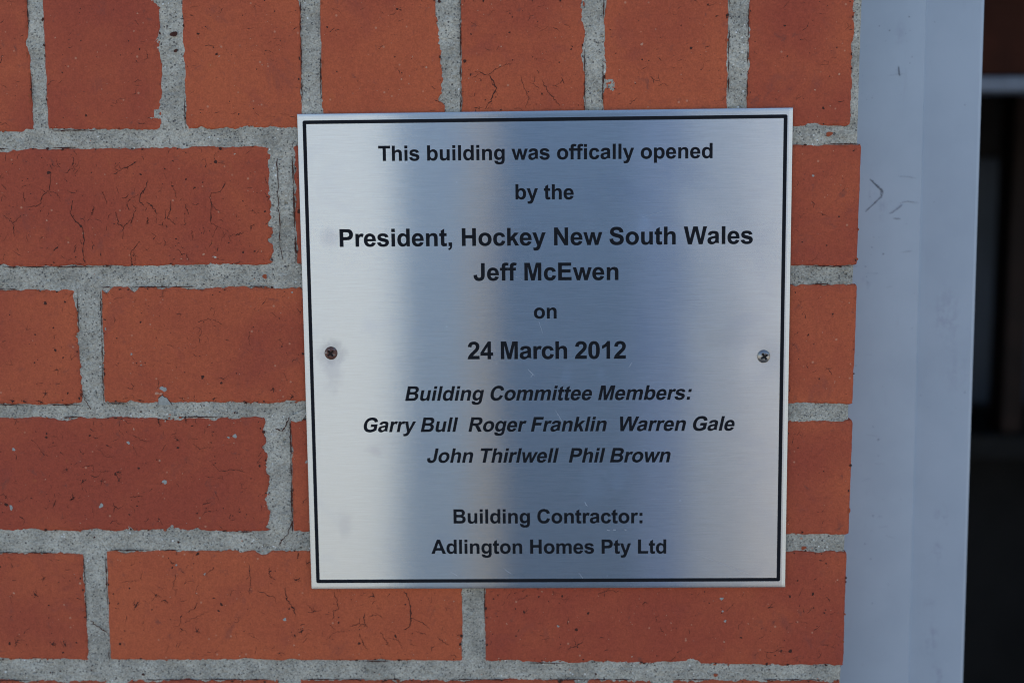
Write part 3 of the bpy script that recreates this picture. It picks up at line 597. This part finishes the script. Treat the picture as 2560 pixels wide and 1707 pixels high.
# bold grotesque letterforms as outlines: M/L/H/V straight, Q curved
GL = {
'T': (1251, "M479 0V1218H44V1466H1209V1218H775V0Z"),
'h': (1251, "M428 1466V927Q564 1086 753 1086Q850 1086 928 1050Q1006 1014 1045.5 958Q1085 902 1099.5 834Q1114 766 1114 623V0H833V561Q833 728 817 773Q801 818 760.5 844.5Q720 871 659 871Q589 871 534 837Q479 803 453.5 734.5Q428 666 428 532V0H147V1466Z"),
'i': (569, "M147 1206V1466H428V1206ZM147 0V1062H428V0Z"),
's': (1139, "M48 303L330 346Q348 264 403 221.5Q458 179 557 179Q666 179 721 219Q758 247 758 294Q758 326 738 347Q717 367 644 384Q304 459 213 521Q87 607 87 760Q87 898 196 992Q305 1086 534 1086Q752 1086 858 1015Q964 944 1004 805L739 756Q722 818 674.5 851Q627 884 539 884Q428 884 380 853Q348 831 348 796Q348 766 376 745Q414 717 638.5 666Q863 615 952 541Q1040 466 1040 332Q1040 186 918 81Q796 -24 557 -24Q340 -24 213.5 64Q87 152 48 303Z"),
'b': (1251, "M134 0V1466H415V938Q545 1086 723 1086Q917 1086 1044 945.5Q1171 805 1171 542Q1171 270 1041.5 123Q912 -24 727 -24Q636 -24 547.5 21.5Q459 67 395 156V0ZM413 554Q413 389 465 310Q538 198 659 198Q752 198 817.5 277.5Q883 357 883 528Q883 710 817 790.5Q751 871 648 871Q547 871 480 792.5Q413 714 413 554Z"),
'u': (1251, "M846 0V159Q788 74 693.5 25Q599 -24 494 -24Q387 -24 302 23Q217 70 179 155Q141 240 141 390V1062H422V574Q422 350 437.5 299.5Q453 249 494 219.5Q535 190 598 190Q670 190 727 229.5Q784 269 805 327.5Q826 386 826 614V1062H1107V0Z"),
'l': (569, "M147 0V1466H428V0Z"),
'd': (1251, "M1121 0H860V156Q795 65 706.5 20.5Q618 -24 528 -24Q345 -24 214.5 123.5Q84 271 84 535Q84 805 211 945.5Q338 1086 532 1086Q710 1086 840 938V1466H1121ZM371 554Q371 384 418 308Q486 198 608 198Q705 198 773 280.5Q841 363 841 527Q841 710 775 790.5Q709 871 606 871Q506 871 438.5 791.5Q371 712 371 554Z"),
'n': (1251, "M1113 0H832V542Q832 714 814 764.5Q796 815 755.5 843Q715 871 658 871Q585 871 527 831Q469 791 447.5 725Q426 659 426 481V0H145V1062H406V906Q545 1086 756 1086Q849 1086 926 1052.5Q1003 1019 1042.5 967Q1082 915 1097.5 849Q1113 783 1113 660Z"),
'g': (1251, "M121 -70L442 -109Q450 -165 479 -186Q519 -216 605 -216Q715 -216 770 -183Q807 -161 826 -112Q839 -77 839 17V172Q713 0 521 0Q307 0 182 181Q84 324 84 537Q84 804 212.5 945Q341 1086 532 1086Q729 1086 857 913V1062H1120V109Q1120 -79 1089 -172Q1058 -265 1002 -318Q946 -371 852.5 -401Q759 -431 616 -431Q346 -431 233 -338.5Q120 -246 120 -104Q120 -90 121 -70ZM372 553Q372 384 437.5 305.5Q503 227 599 227Q702 227 773 307.5Q844 388 844 546Q844 711 776 791Q708 871 604 871Q503 871 437.5 792.5Q372 714 372 553Z"),
'w': (1593, "M352 0L16 1062H289L488 366L671 1062H942L1119 366L1322 1062H1599L1258 0H988L805 683L625 0Z"),
'a': (1139, "M357 738L102 784Q145 938 250 1012Q355 1086 562 1086Q750 1086 842 1041.5Q934 997 971.5 928.5Q1009 860 1009 677L1006 349Q1006 209 1019.5 142.5Q1033 76 1070 0H792Q781 28 765 83Q758 108 755 116Q683 46 601 11Q519 -24 426 -24Q262 -24 167.5 65Q73 154 73 290Q73 380 116 450.5Q159 521 236.5 558.5Q314 596 460 624Q657 661 733 693V721Q733 802 693 836.5Q653 871 542 871Q467 871 425 841.5Q383 812 357 738ZM733 510Q679 492 562 467Q445 442 409 418Q354 379 354 319Q354 260 398 217Q442 174 510 174Q586 174 655 224Q706 262 722 317Q733 353 733 454Z"),
'o': (1251, "M82 546Q82 686 151 817Q220 948 346.5 1017Q473 1086 629 1086Q870 1086 1024 929.5Q1178 773 1178 534Q1178 293 1022.5 134.5Q867 -24 631 -24Q485 -24 352.5 42Q220 108 151 235.5Q82 363 82 546ZM370 531Q370 373 445 289Q520 205 630 205Q740 205 814.5 289Q889 373 889 533Q889 689 814.5 773Q740 857 630 857Q520 857 445 773Q370 689 370 531Z"),
'f': (682, "M24 1062H180V1142Q180 1276 208.5 1342Q237 1408 313.5 1449.5Q390 1491 507 1491Q627 1491 742 1455L704 1259Q637 1275 575 1275Q514 1275 487.5 1246.5Q461 1218 461 1137V1062H671V841H461V0H180V841H24Z"),
'c': (1139, "M1073 748L796 698Q782 781 732.5 823Q683 865 604 865Q499 865 436.5 792.5Q374 720 374 550Q374 361 437.5 283Q501 205 608 205Q688 205 739 250.5Q790 296 811 407L1087 360Q1044 170 922 73Q800 -24 595 -24Q362 -24 223.5 123Q85 270 85 530Q85 793 224 939.5Q363 1086 600 1086Q794 1086 908.5 1002.5Q1023 919 1073 748Z"),
'y': (1139, "M14 1062H313L567 308L815 1062H1106L731 40L664 -145Q627 -238 593.5 -287Q560 -336 516.5 -366.5Q473 -397 409.5 -414Q346 -431 266 -431Q185 -431 107 -414L82 -194Q148 -207 201 -207Q299 -207 346 -149.5Q393 -92 418 -3Z"),
'p': (1251, "M139 1062H401V906Q452 986 539 1036Q626 1086 732 1086Q917 1086 1046 941Q1175 796 1175 537Q1175 271 1045 123.5Q915 -24 730 -24Q642 -24 570.5 11Q499 46 420 131V-404H139ZM417 549Q417 370 488 284.5Q559 199 661 199Q759 199 824 277.5Q889 356 889 535Q889 702 822 783Q755 864 656 864Q553 864 485 784.5Q417 705 417 549Z"),
'e': (1139, "M762 338L1042 291Q988 137 871.5 56.5Q755 -24 580 -24Q303 -24 170 157Q65 302 65 523Q65 787 203 936.5Q341 1086 552 1086Q789 1086 926 929.5Q1063 773 1057 450H353Q356 325 421 255.5Q486 186 583 186Q649 186 694 222Q739 258 762 338ZM778 622Q775 744 715 807.5Q655 871 569 871Q477 871 417 804Q357 737 358 622Z"),
't': (682, "M634 1062V838H442V410Q442 280 447.5 258.5Q453 237 472.5 223Q492 209 520 209Q559 209 633 236L657 18Q559 -24 435 -24Q359 -24 298 1.5Q237 27 208.5 67.5Q180 108 169 177Q160 226 160 375V838H31V1062H160V1273L442 1437V1062Z"),
'r': (797, "M416 0H135V1062H396V911Q463 1018 516.5 1052Q570 1086 638 1086Q734 1086 823 1033L736 788Q665 834 604 834Q545 834 504 801.5Q463 769 439.5 684Q416 599 416 328Z"),
'm': (1821, "M126 1062H385V917Q524 1086 716 1086Q818 1086 893 1044Q968 1002 1016 917Q1086 1002 1167 1044Q1248 1086 1340 1086Q1457 1086 1538 1038.5Q1619 991 1659 899Q1688 831 1688 679V0H1407V607Q1407 765 1378 811Q1339 871 1258 871Q1199 871 1147 835Q1095 799 1072 729.5Q1049 660 1049 510V0H768V582Q768 737 753 782Q738 827 706.5 849Q675 871 621 871Q556 871 504 836Q452 801 429.5 735Q407 669 407 516V0H126Z"),
'k': (1139, "M137 0V1466H418V688L747 1062H1093L730 674L1119 0H816L549 477L418 340V0Z"),
',': (569, "M137 281H418V80Q418 -47 396 -120.5Q374 -194 312.5 -252Q251 -310 157 -343L102 -227Q191 -198 229 -147.5Q267 -97 269 0H137Z"),
':': (682, "M201 781V1062H482V781ZM201 0V281H482V0Z"),
'P': (1366, "M149 0V1466H624Q894 1466 976 1444Q1102 1411 1187 1300.5Q1272 1190 1272 1015Q1272 880 1223 788Q1174 696 1098.5 643.5Q1023 591 945 574Q839 553 638 553H445V0ZM445 1218V802H607Q782 802 841 825Q900 848 933.5 897Q967 946 967 1011Q967 1091 920 1143Q873 1195 801 1208Q748 1218 588 1218Z"),
'H': (1479, "M150 0V1466H446V889H1026V1466H1322V0H1026V641H446V0Z"),
'N': (1479, "M152 0V1466H440L1040 487V1466H1315V0H1018L427 956V0Z"),
'S': (1366, "M74 477L362 505Q388 360 467.5 292Q547 224 682 224Q825 224 897.5 284.5Q970 345 970 426Q970 478 939.5 514.5Q909 551 833 578Q781 596 596 642Q358 701 262 787Q127 908 127 1082Q127 1194 190.5 1291.5Q254 1389 373.5 1440Q493 1491 662 1491Q938 1491 1077.5 1370Q1217 1249 1224 1047L928 1034Q909 1147 846.5 1196.5Q784 1246 659 1246Q530 1246 457 1193Q410 1159 410 1102Q410 1050 454 1013Q510 966 726 915Q942 864 1045.5 809.5Q1149 755 1207.5 660.5Q1266 566 1266 427Q1266 301 1196 191Q1126 81 998 27.5Q870 -26 679 -26Q401 -26 252 102.5Q103 231 74 477Z"),
'W': (1933, "M361 0L11 1466H314L535 459L803 1466H1155L1412 442L1637 1466H1935L1579 0H1265L973 1096L682 0Z"),
'J': (1139, "M705 1466H1001V538Q1001 356 969 258Q926 130 813 52.5Q700 -25 515 -25Q298 -25 181 96.5Q64 218 63 453L343 485Q348 359 380 307Q428 228 526 228Q625 228 665 284.5Q705 341 705 519Z"),
'M': (1706, "M145 0V1466H588L854 466L1117 1466H1561V0H1286V1154L995 0H710L420 1154V0Z"),
'E': (1366, "M149 0V1466H1236V1218H445V893H1181V646H445V247H1264V0Z"),
'F': (1251, "M151 0V1466H1156V1218H447V871H1059V623H447V0Z"),
'L': (1251, "M157 0V1454H453V247H1189V0Z"),
'A': (1479, "M1471 0H1149L1021 333H435L314 0H0L571 1466H884ZM926 580L724 1124L526 580Z"),
'B': (1479, "M150 1466H736Q910 1466 995.5 1451.5Q1081 1437 1148.5 1391Q1216 1345 1261 1268.5Q1306 1192 1306 1097Q1306 994 1250.5 908Q1195 822 1100 779Q1234 740 1306 646Q1378 552 1378 425Q1378 325 1331.5 230.5Q1285 136 1204.5 79.5Q1124 23 1006 10Q932 2 649 0H150ZM446 1222V883H640Q813 883 855 888Q931 897 974.5 940.5Q1018 984 1018 1055Q1018 1123 980.5 1165.5Q943 1208 869 1217Q825 1222 616 1222ZM446 639V247H720Q880 247 923 256Q989 268 1030.5 314.5Q1072 361 1072 439Q1072 505 1040 551Q1008 597 947.5 618Q887 639 685 639Z"),
'C': (1479, "M1087 539L1374 448Q1308 208 1154.5 91.5Q1001 -25 765 -25Q473 -25 285 174.5Q97 374 97 720Q97 1086 286 1288.5Q475 1491 783 1491Q1052 1491 1220 1332Q1320 1238 1370 1062L1077 992Q1051 1106 968.5 1172Q886 1238 768 1238Q605 1238 503.5 1121Q402 1004 402 742Q402 464 502 346Q602 228 762 228Q880 228 965 303Q1050 378 1087 539Z"),
'G': (1593, "M831 539V786H1469V202Q1376 112 1199.5 43.5Q1023 -25 842 -25Q612 -25 441 71.5Q270 168 184 347.5Q98 527 98 738Q98 967 194 1145Q290 1323 475 1418Q616 1491 826 1491Q1099 1491 1252.5 1376.5Q1406 1262 1450 1060L1156 1005Q1125 1113 1039.5 1175.5Q954 1238 826 1238Q632 1238 517.5 1115Q403 992 403 750Q403 489 519 358.5Q635 228 823 228Q916 228 1009.5 264.5Q1103 301 1170 353V539Z"),
'R': (1479, "M150 0V1466H773Q1008 1466 1114.5 1426.5Q1221 1387 1285 1286Q1349 1185 1349 1055Q1349 890 1252 782.5Q1155 675 962 647Q1058 591 1120.5 524Q1183 457 1289 286L1468 0H1114L900 319Q786 490 744 534.5Q702 579 655 595.5Q608 612 506 612H446V0ZM446 846H665Q878 846 931 864Q984 882 1014 926Q1044 970 1044 1036Q1044 1110 1004.5 1155.5Q965 1201 893 1213Q857 1218 677 1218H446Z"),
'2': (1139, "M1036 261V0H51Q67 148 147 280.5Q227 413 463 632Q653 809 696 872Q754 959 754 1044Q754 1138 703.5 1188.5Q653 1239 564 1239Q476 1239 424 1186Q372 1133 364 1010L84 1038Q109 1270 241 1371Q373 1472 571 1472Q788 1472 912 1355Q1036 1238 1036 1064Q1036 965 1000.5 875.5Q965 786 888 688Q837 623 704 501Q571 379 535.5 339Q500 299 478 261Z"),
'4': (1139, "M637 0V295H37V541L673 1472H909V542H1091V295H909V0ZM637 542V1043L300 542Z"),
'0': (1139, "M563 1472Q776 1472 896 1320Q1039 1140 1039 723Q1039 307 895 125Q776 -25 563 -25Q349 -25 218 139.5Q87 304 87 726Q87 1140 231 1322Q350 1472 563 1472ZM563 1239Q512 1239 472 1206.5Q432 1174 410 1090Q381 981 381 723Q381 465 407 368.5Q433 272 472.5 240Q512 208 563 208Q614 208 654 240.5Q694 273 716 357Q745 465 745 723Q745 981 719 1077.5Q693 1174 653.5 1206.5Q614 1239 563 1239Z"),
'1': (1139, "M806 0H525V1059Q371 915 162 846V1101Q272 1137 401 1237.5Q530 1338 578 1472H806Z"),
' ': (569, ""),
}
import re
def contours(path):
    out, cur, pos = [], [], (0, 0)
    for cmd, arg in re.findall(r'([MLHVQZ])([^MLHVQZ]*)', path):
        a = [float(t) for t in arg.split()]
        if cmd == 'Z':
            if cur[0] == cur[-1]: cur.pop()
            out.append(cur); cur = []; continue
        if cmd in 'ML': pos = (a[0], a[1]); cur.append(pos)
        elif cmd == 'H': pos = (a[0], pos[1]); cur.append(pos)
        elif cmd == 'V': pos = (pos[0], a[0]); cur.append(pos)
        elif cmd == 'Q':
            p0 = pos
            for k in range(1, 6):
                t = k/5; cur.append(((1-t)**2*p0[0]+2*t*(1-t)*a[0]+t*t*a[2], (1-t)**2*p0[1]+2*t*(1-t)*a[1]+t*t*a[3]))
            pos = (a[2], a[3])
    return out
def area(c): return sum(c[i-1][0]*c[i][1]-c[i][0]*c[i-1][1] for i in range(len(c)))/2
def embolden(cs, d):
    """the cutter runs a little wide of the drawn outline"""
    if not cs: return cs
    sg = 1 if area(cs[0]) < 0 else -1; out = []
    for c in cs:
        n = len(c); q = []
        for i in range(n):
            p0, p, p1 = c[i-1], c[i], c[(i+1) % n]
            a = (p[0]-p0[0], p[1]-p0[1]); b = (p1[0]-p[0], p1[1]-p[1]); la = math.hypot(*a) or 1; lb = math.hypot(*b) or 1
            nx_, ny_ = -a[1]/la-b[1]/lb, a[0]/la+b[0]/lb; L_ = math.hypot(nx_, ny_) or 1
            k = min(1.6, 2/L_)*d*sg/L_
            q.append((p[0]+nx_*k, p[1]+ny_*k))
        out.append(q)
    return out
GC = {k: (w_, embolden(contours(p), 13)) for k, (w_, p) in GL.items()}
HOLED = set('bdgaopePABR40')
def text_line(txt, xl, zl, xr, zr, cap, italic=False):
    """lettering between left end (xl,zl) and right end (xr,zr) of its baseline, mm in plaque space"""
    em = cap/1466.; sh = .2126 if italic else 0.
    gl = [GC[ch] for ch in txt]
    def ext(g, lo):
        xs = [p[0]+sh*p[1] for c in g[1] for p in c]; return min(xs) if lo else max(xs)
    first, last = ext(gl[0], True), ext(gl[-1], False)
    adv = sum(g[0] for g in gl[:-1])
    track = ((xr-xl)/em-(adv+last-first))/max(1, len(txt)-1)
    mb = MB(); x = -first
    slope = (zr-zl)/(xr-xl)
    for g in gl:
        cs = g[1]
        if cs:
            groups = [[cs[0]]]
            for c in cs[1:]:
                if area(c)*area(groups[-1][0]) < 0: groups[-1].append(c)
                else: groups.append([c])
            for gr in groups:
                pts = []
                for c in gr:
                    pts.append([Vector((p[0], p[1], 0)) for p in c])
                tri = tessellate_polygon(pts)
                flat = [p for c in pts for p in c]
                v = []
                for p in flat:
                    X = xl+(x+p.x+sh*p.y)*em; Z = zl+slope*(X-xl)+p.y*em
                    X *= .001; Z *= .001; v.append((X, FY+dish(X, Z)-LIFT, Z))
                mb.add(v, [tuple(t) for t in tri])
        x += g[0]+track
    mb.build('text_line', M['black'], plq)
    return track
LINES = [
 ("This building was offically opened", -102.1, 121.0, 103.0, 120.3, 9.1, 0),
 ("by the", -17.9, 96.7, 18.0, 96.3, 9.1, 0),
 ("President, Hockey New South Wales", -127.4, 68.7, 128.2, 67.95, 10.75, 0),
 ("Jeff McEwen", -44.5, 46.9, 45.5, 46.5, 10.75, 0),
 ("on", -7.15, 23.0, 7.05, 22.9, 9.1, 0),
 ("24 March 2012", -48.9, -2.15, 50.1, -2.6, 10.9, 0),
 ("Building Committee Members:", -88.7, -28.2, 91.4, -28.8, 9.1, 1),
 ("Garry Bull  Roger Franklin  Warren Gale", -115.3, -48.0, 118.3, -48.6, 9.1, 1),
 ("John Thirlwell  Phil Brown", -75.5, -67.9, 78.3, -68.5, 9.1, 1),
 ("Building Contractor:", -59.4, -107.3, 60.7, -107.7, 9.1, 0),
 ("Adlington Homes Pty Ltd", -73.9, -127.0, 75.85, -127.5, 9.1, 0),
]
for L in LINES: print('track', L[0], round(text_line(*L), 1))

# pan-head cross-recess screws
def screw(x, z, ang, mat):
    n = 72; R = 4.1; v = []; idx = {}; f = []
    def h(a, b, want=False):
        r = math.hypot(a, b); y = 2.3*math.sqrt(max(0, 1-(r/R)**2.3))
        ca, sa = math.cos(ang), math.sin(ang); p, q = a*ca+b*sa, -a*sa+b*ca
        dep = 0.
        for s, t in ((p, q), (q, p)):
            half, wd = 2.45, .74-.10*abs(s)/2.4
            e = min((half-abs(s))/.35, (wd-abs(t))/.22)
            dep = max(dep, min(1, max(0, e))*(1.9-.45*abs(s)))
        return dep if want else y-dep
    for i in range(n+1):
        r = R*math.sin(math.pi/2*i/n) if False else R*i/n
        for j in range(96):
            t = 2*math.pi*j/96
            v.append((r*math.cos(t)*.001, -h(r*math.cos(t), r*math.sin(t))*.001, r*math.sin(t)*.001))
    for i in range(n):
        for j in range(96):
            f.append((i*96+j, i*96+(j+1) % 96, (i+1)*96+(j+1) % 96, (i+1)*96+j))
    b = n*96; e = len(v); v += [(v[b+j][0], .0004, v[b+j][2]) for j in range(96)]
    f += [(b+j, b+(j+1) % 96, e+(j+1) % 96, e+j) for j in range(96)]
    mb = MB(); mb.add(v, f)
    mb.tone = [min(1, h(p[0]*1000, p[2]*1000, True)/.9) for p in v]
    return mb.build('screw', mat, plq, smooth=True, off=(x, FY+dish(x, z)+.0001, z))
screw(*SCREWS[0], R_(40), screw_mat('rusty_screw', 1.0))
screw(*SCREWS[1], R_(32), screw_mat('tarnished_screw', .25))

# ------------------------------------------------------------------ door jamb and what stands in the doorway
jb = thing('door_frame', 'grey painted metal door frame standing beside the brick end', 'door frame', (.290, .065, 0))
def profile(pts, z0, z1, lean, name, mats, ox, extra=None):
    """vertical folded sheet: plan outline pts (x,y mm), leaning a little out of plumb"""
    mb = MB(); n = len(pts)
    v = []
    for z in (z0, z1):
        for x, y in pts: v.append((x*.001+lean*(z-ZC), y*.001, z))
    f = [(i, (i+1) % n, n+(i+1) % n, n+i) for i in range(n)]
    f += [tuple(range(n-1, -1, -1)), tuple(n+i for i in range(n))]
    mb.add(v, f)
    if extra: extra(mb)
    return mb
JL = -.0117
sheet = [(228, 61.8), (289.6, 65.2), (290.2, 66.0), (290.8, 66.7), (291.4, 66.6), (325.2, 62.3), (327.3, 63.0), (328.2, 65), (328.2, 150), (325.8, 150), (325.8, 73), (291, 69), (228, 70)]
M['mark'] = flat_mat('scuff_mark', (.135, .145, .170), .8, spec=.2, nscale=200)
M['scuff'] = flat_mat('faint_scuff', (.235, .252, .295), .7, spec=.3, nscale=200)
rk = np.random.default_rng(33)
def facey(x): return 61.8+3.4*(x-228)/61.6-.12
def scr(mb, p, w0, mat, y=None, jig=.12):
    y = facey(sum(q[0] for q in p)/len(p))-.1
    t = np.linspace(0, len(p)-1, 24); k = np.arange(len(p))
    pts = np.stack([np.interp(t, k, [q[0] for q in p]), np.interp(t, k, [q[1] for q in p])], 1)+rk.normal(size=(24, 2))*jig
    strip(mb, pts, w0*np.exp(rk.normal(size=24)*.25)*np.clip(np.sin(np.linspace(.15, 3.0, 24))*1.6, .2, 1), y, mat)
def marks(mb):
    # the bent scratch and its neighbours
    scr(mb, [(252.5, 109.5), (257, 105.5), (261.5, 101.5), (262.3, 99.5)], .95, 1)
    scr(mb, [(262.3, 99.8), (261.3, 97.2), (257.5, 93.5), (252, 88.5), (246.5, 81.5)], .55, 1)
    scr(mb, [(260.9, 101.2), (261.0, 98.8), (261.6, 96.2)], .3, 1)
    scr(mb, [(270, 111), (278, 110.8), (285, 109.5)], .22, 2); scr(mb, [(272, 92), (279, 94), (287, 93)], .3, 2)
    scr(mb, [(267, 85.5), (272, 88.5), (276, 92)], .9, 2); scr(mb, [(270, 82.5), (275, 82.3)], .6, 2); scr(mb, [(276, 59.5), (284, 60.5)], .25, 2)
    for x, z, r in [(270.5, 180.5, .5), (264, 58.5, .55), (252, 50, .45), (265, -70, .6), (263, -124, .55), (258, -144, .45), (262.5, -155, .45), (264.5, -187, .45), (263, 207, .5), (256, 210, .4)]:
        blob(mb, x, z, r, facey(x), 1, rk, .8, 1, 9)
    scr(mb, [(270.2, 184), (270.4, 179.5), (271, 177.5)], .6, 1)
    for _ in range(26):
        x = rk.uniform(248, 286)
        blob(mb, x, rk.uniform(-215, 225), rk.uniform(.15, .4), facey(x), rk.choice([1, 2, 2]), rk, .7, rk.uniform(0, 3), 7)
    for _ in range(10):                               # faint drag lines
        x = rk.uniform(250, 270); z = rk.uniform(-210, 220); scr(mb, [(x, z), (x+rk.uniform(3, 12), z+rk.normal()*1.5)], .16, 2)
    for x, z in ((276, 216), (277, 207), (275, 200), (279, 190), (274, 205), (256, 63), (255.5, 58), (257, 70), (253, 43), (254, 39)):
        blob(mb, x, z, rk.uniform(.3, .6), facey(x), 1 if rk.random() < .5 else 2, rk, .5, rk.uniform(0, 3), 8)
mb = profile(sheet, 0, 2.116, JL, '', None, 0, marks)
mb.build('jamb', [M['jamb'], M['mark'], M['scuff']], jb, off=(-.290, -.065, 0))
oth = MB(); oth.box(1.145, 1.178, .065, .150, 0, 2.116); oth.build('jamb', M['jamb'], jb, off=(-.290, -.065, 0), bevel=.003)
hd = MB(); hd.box(.3235, 1.145, .066, .149, 2.07, 2.116); hd.build('head', M['jamb'], jb, off=(-.290, -.065, 0), bevel=.003)

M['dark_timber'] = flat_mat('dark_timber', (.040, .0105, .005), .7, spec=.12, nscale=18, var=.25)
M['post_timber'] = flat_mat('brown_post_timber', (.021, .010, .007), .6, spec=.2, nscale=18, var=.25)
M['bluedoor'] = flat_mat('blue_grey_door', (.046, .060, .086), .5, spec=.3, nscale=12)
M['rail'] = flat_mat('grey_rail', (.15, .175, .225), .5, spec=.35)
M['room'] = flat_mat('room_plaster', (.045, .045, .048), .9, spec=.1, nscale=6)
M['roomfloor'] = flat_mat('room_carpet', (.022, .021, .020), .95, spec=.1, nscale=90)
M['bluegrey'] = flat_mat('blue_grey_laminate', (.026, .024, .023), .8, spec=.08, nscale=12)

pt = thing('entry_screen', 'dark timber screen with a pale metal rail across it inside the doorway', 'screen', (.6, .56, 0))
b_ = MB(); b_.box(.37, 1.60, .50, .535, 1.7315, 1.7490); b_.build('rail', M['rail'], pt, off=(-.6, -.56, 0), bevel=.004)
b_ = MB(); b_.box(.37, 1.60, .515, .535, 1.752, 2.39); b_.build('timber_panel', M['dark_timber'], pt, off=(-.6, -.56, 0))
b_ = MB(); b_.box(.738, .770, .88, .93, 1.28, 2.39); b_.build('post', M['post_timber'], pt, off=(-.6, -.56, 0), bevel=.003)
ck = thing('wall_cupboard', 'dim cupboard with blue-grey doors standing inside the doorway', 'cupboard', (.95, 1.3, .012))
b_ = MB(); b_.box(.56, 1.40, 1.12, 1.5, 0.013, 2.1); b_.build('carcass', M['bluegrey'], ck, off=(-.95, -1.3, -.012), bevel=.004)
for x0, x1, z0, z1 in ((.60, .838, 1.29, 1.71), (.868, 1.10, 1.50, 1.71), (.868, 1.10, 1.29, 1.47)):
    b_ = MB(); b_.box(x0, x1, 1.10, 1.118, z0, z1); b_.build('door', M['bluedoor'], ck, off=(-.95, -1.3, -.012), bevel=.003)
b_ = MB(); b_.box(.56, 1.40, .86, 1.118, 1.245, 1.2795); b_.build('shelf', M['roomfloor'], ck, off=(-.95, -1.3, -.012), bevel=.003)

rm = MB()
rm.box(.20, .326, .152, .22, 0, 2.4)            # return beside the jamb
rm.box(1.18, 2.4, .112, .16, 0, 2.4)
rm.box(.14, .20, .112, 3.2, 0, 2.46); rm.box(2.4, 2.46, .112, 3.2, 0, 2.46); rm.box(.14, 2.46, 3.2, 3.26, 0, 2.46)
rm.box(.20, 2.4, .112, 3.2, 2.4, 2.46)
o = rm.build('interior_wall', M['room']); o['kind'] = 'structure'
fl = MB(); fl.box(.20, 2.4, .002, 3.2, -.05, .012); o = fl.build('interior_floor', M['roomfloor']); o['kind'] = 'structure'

# ------------------------------------------------------------------ paving in front of the wall (mirrored in the plate)
def paving_mat():
    n = NT('pale_concrete'); v = n.coord()
    c = n.mix(n.ramp(n.noise(v, 1.2, 6, .6), .3, .7), (.340, .322, .285), (.420, .398, .352))
    c = n.mix(1.0, c, n.ramp(n.noise(v, 90, 4), .2, .8, .85, 1.15), 'MULTIPLY')
    n.set(Base_Color=c, Roughness=.9, Specular_IOR_Level=.2, Normal=n.bump(n.noise(v, 120, 4), .3, .003)); return n.m
g = MB(); g.add([(-400, -800, 0), (400, -800, 0), (400, .0, 0), (-400, .0, 0)], [(0, 1, 2, 3)])
o = g.build('paving', paving_mat()); o['kind'] = 'structure'

# ------------------------------------------------------------------ painted pier across the path (it mirrors as the blue band)
PY = -2.2
pr = thing('painted_pier', 'blue painted pier across the path, mirrored as the dark blue band in the plaque', 'pier', (.06, PY, 0))
def pier(x0, x1, y0, col, name, top=2.45):
    m = flat_mat(name+'_paint', col, .6, spec=.3, nscale=9, var=.06)
    b = MB(); b.box(x0, x1, PY-.28, PY+y0, .0, top); b.build(name, m, pr, off=(-.06, -PY, 0), bevel=.002)
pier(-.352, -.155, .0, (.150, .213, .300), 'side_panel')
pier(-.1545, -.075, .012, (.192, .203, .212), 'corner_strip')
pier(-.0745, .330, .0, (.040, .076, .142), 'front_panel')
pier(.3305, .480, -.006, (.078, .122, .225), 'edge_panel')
pier(.4805, .640, -.015, (.205, .235, .280), 'added_board', 2.1)  # unseen board added to darken the right of the plate's reflection
pier(.6405, .800, -.022, (.345, .350, .360), 'added_outer_board', 1.9)  # second unseen board, added to tone down the reflection's far right
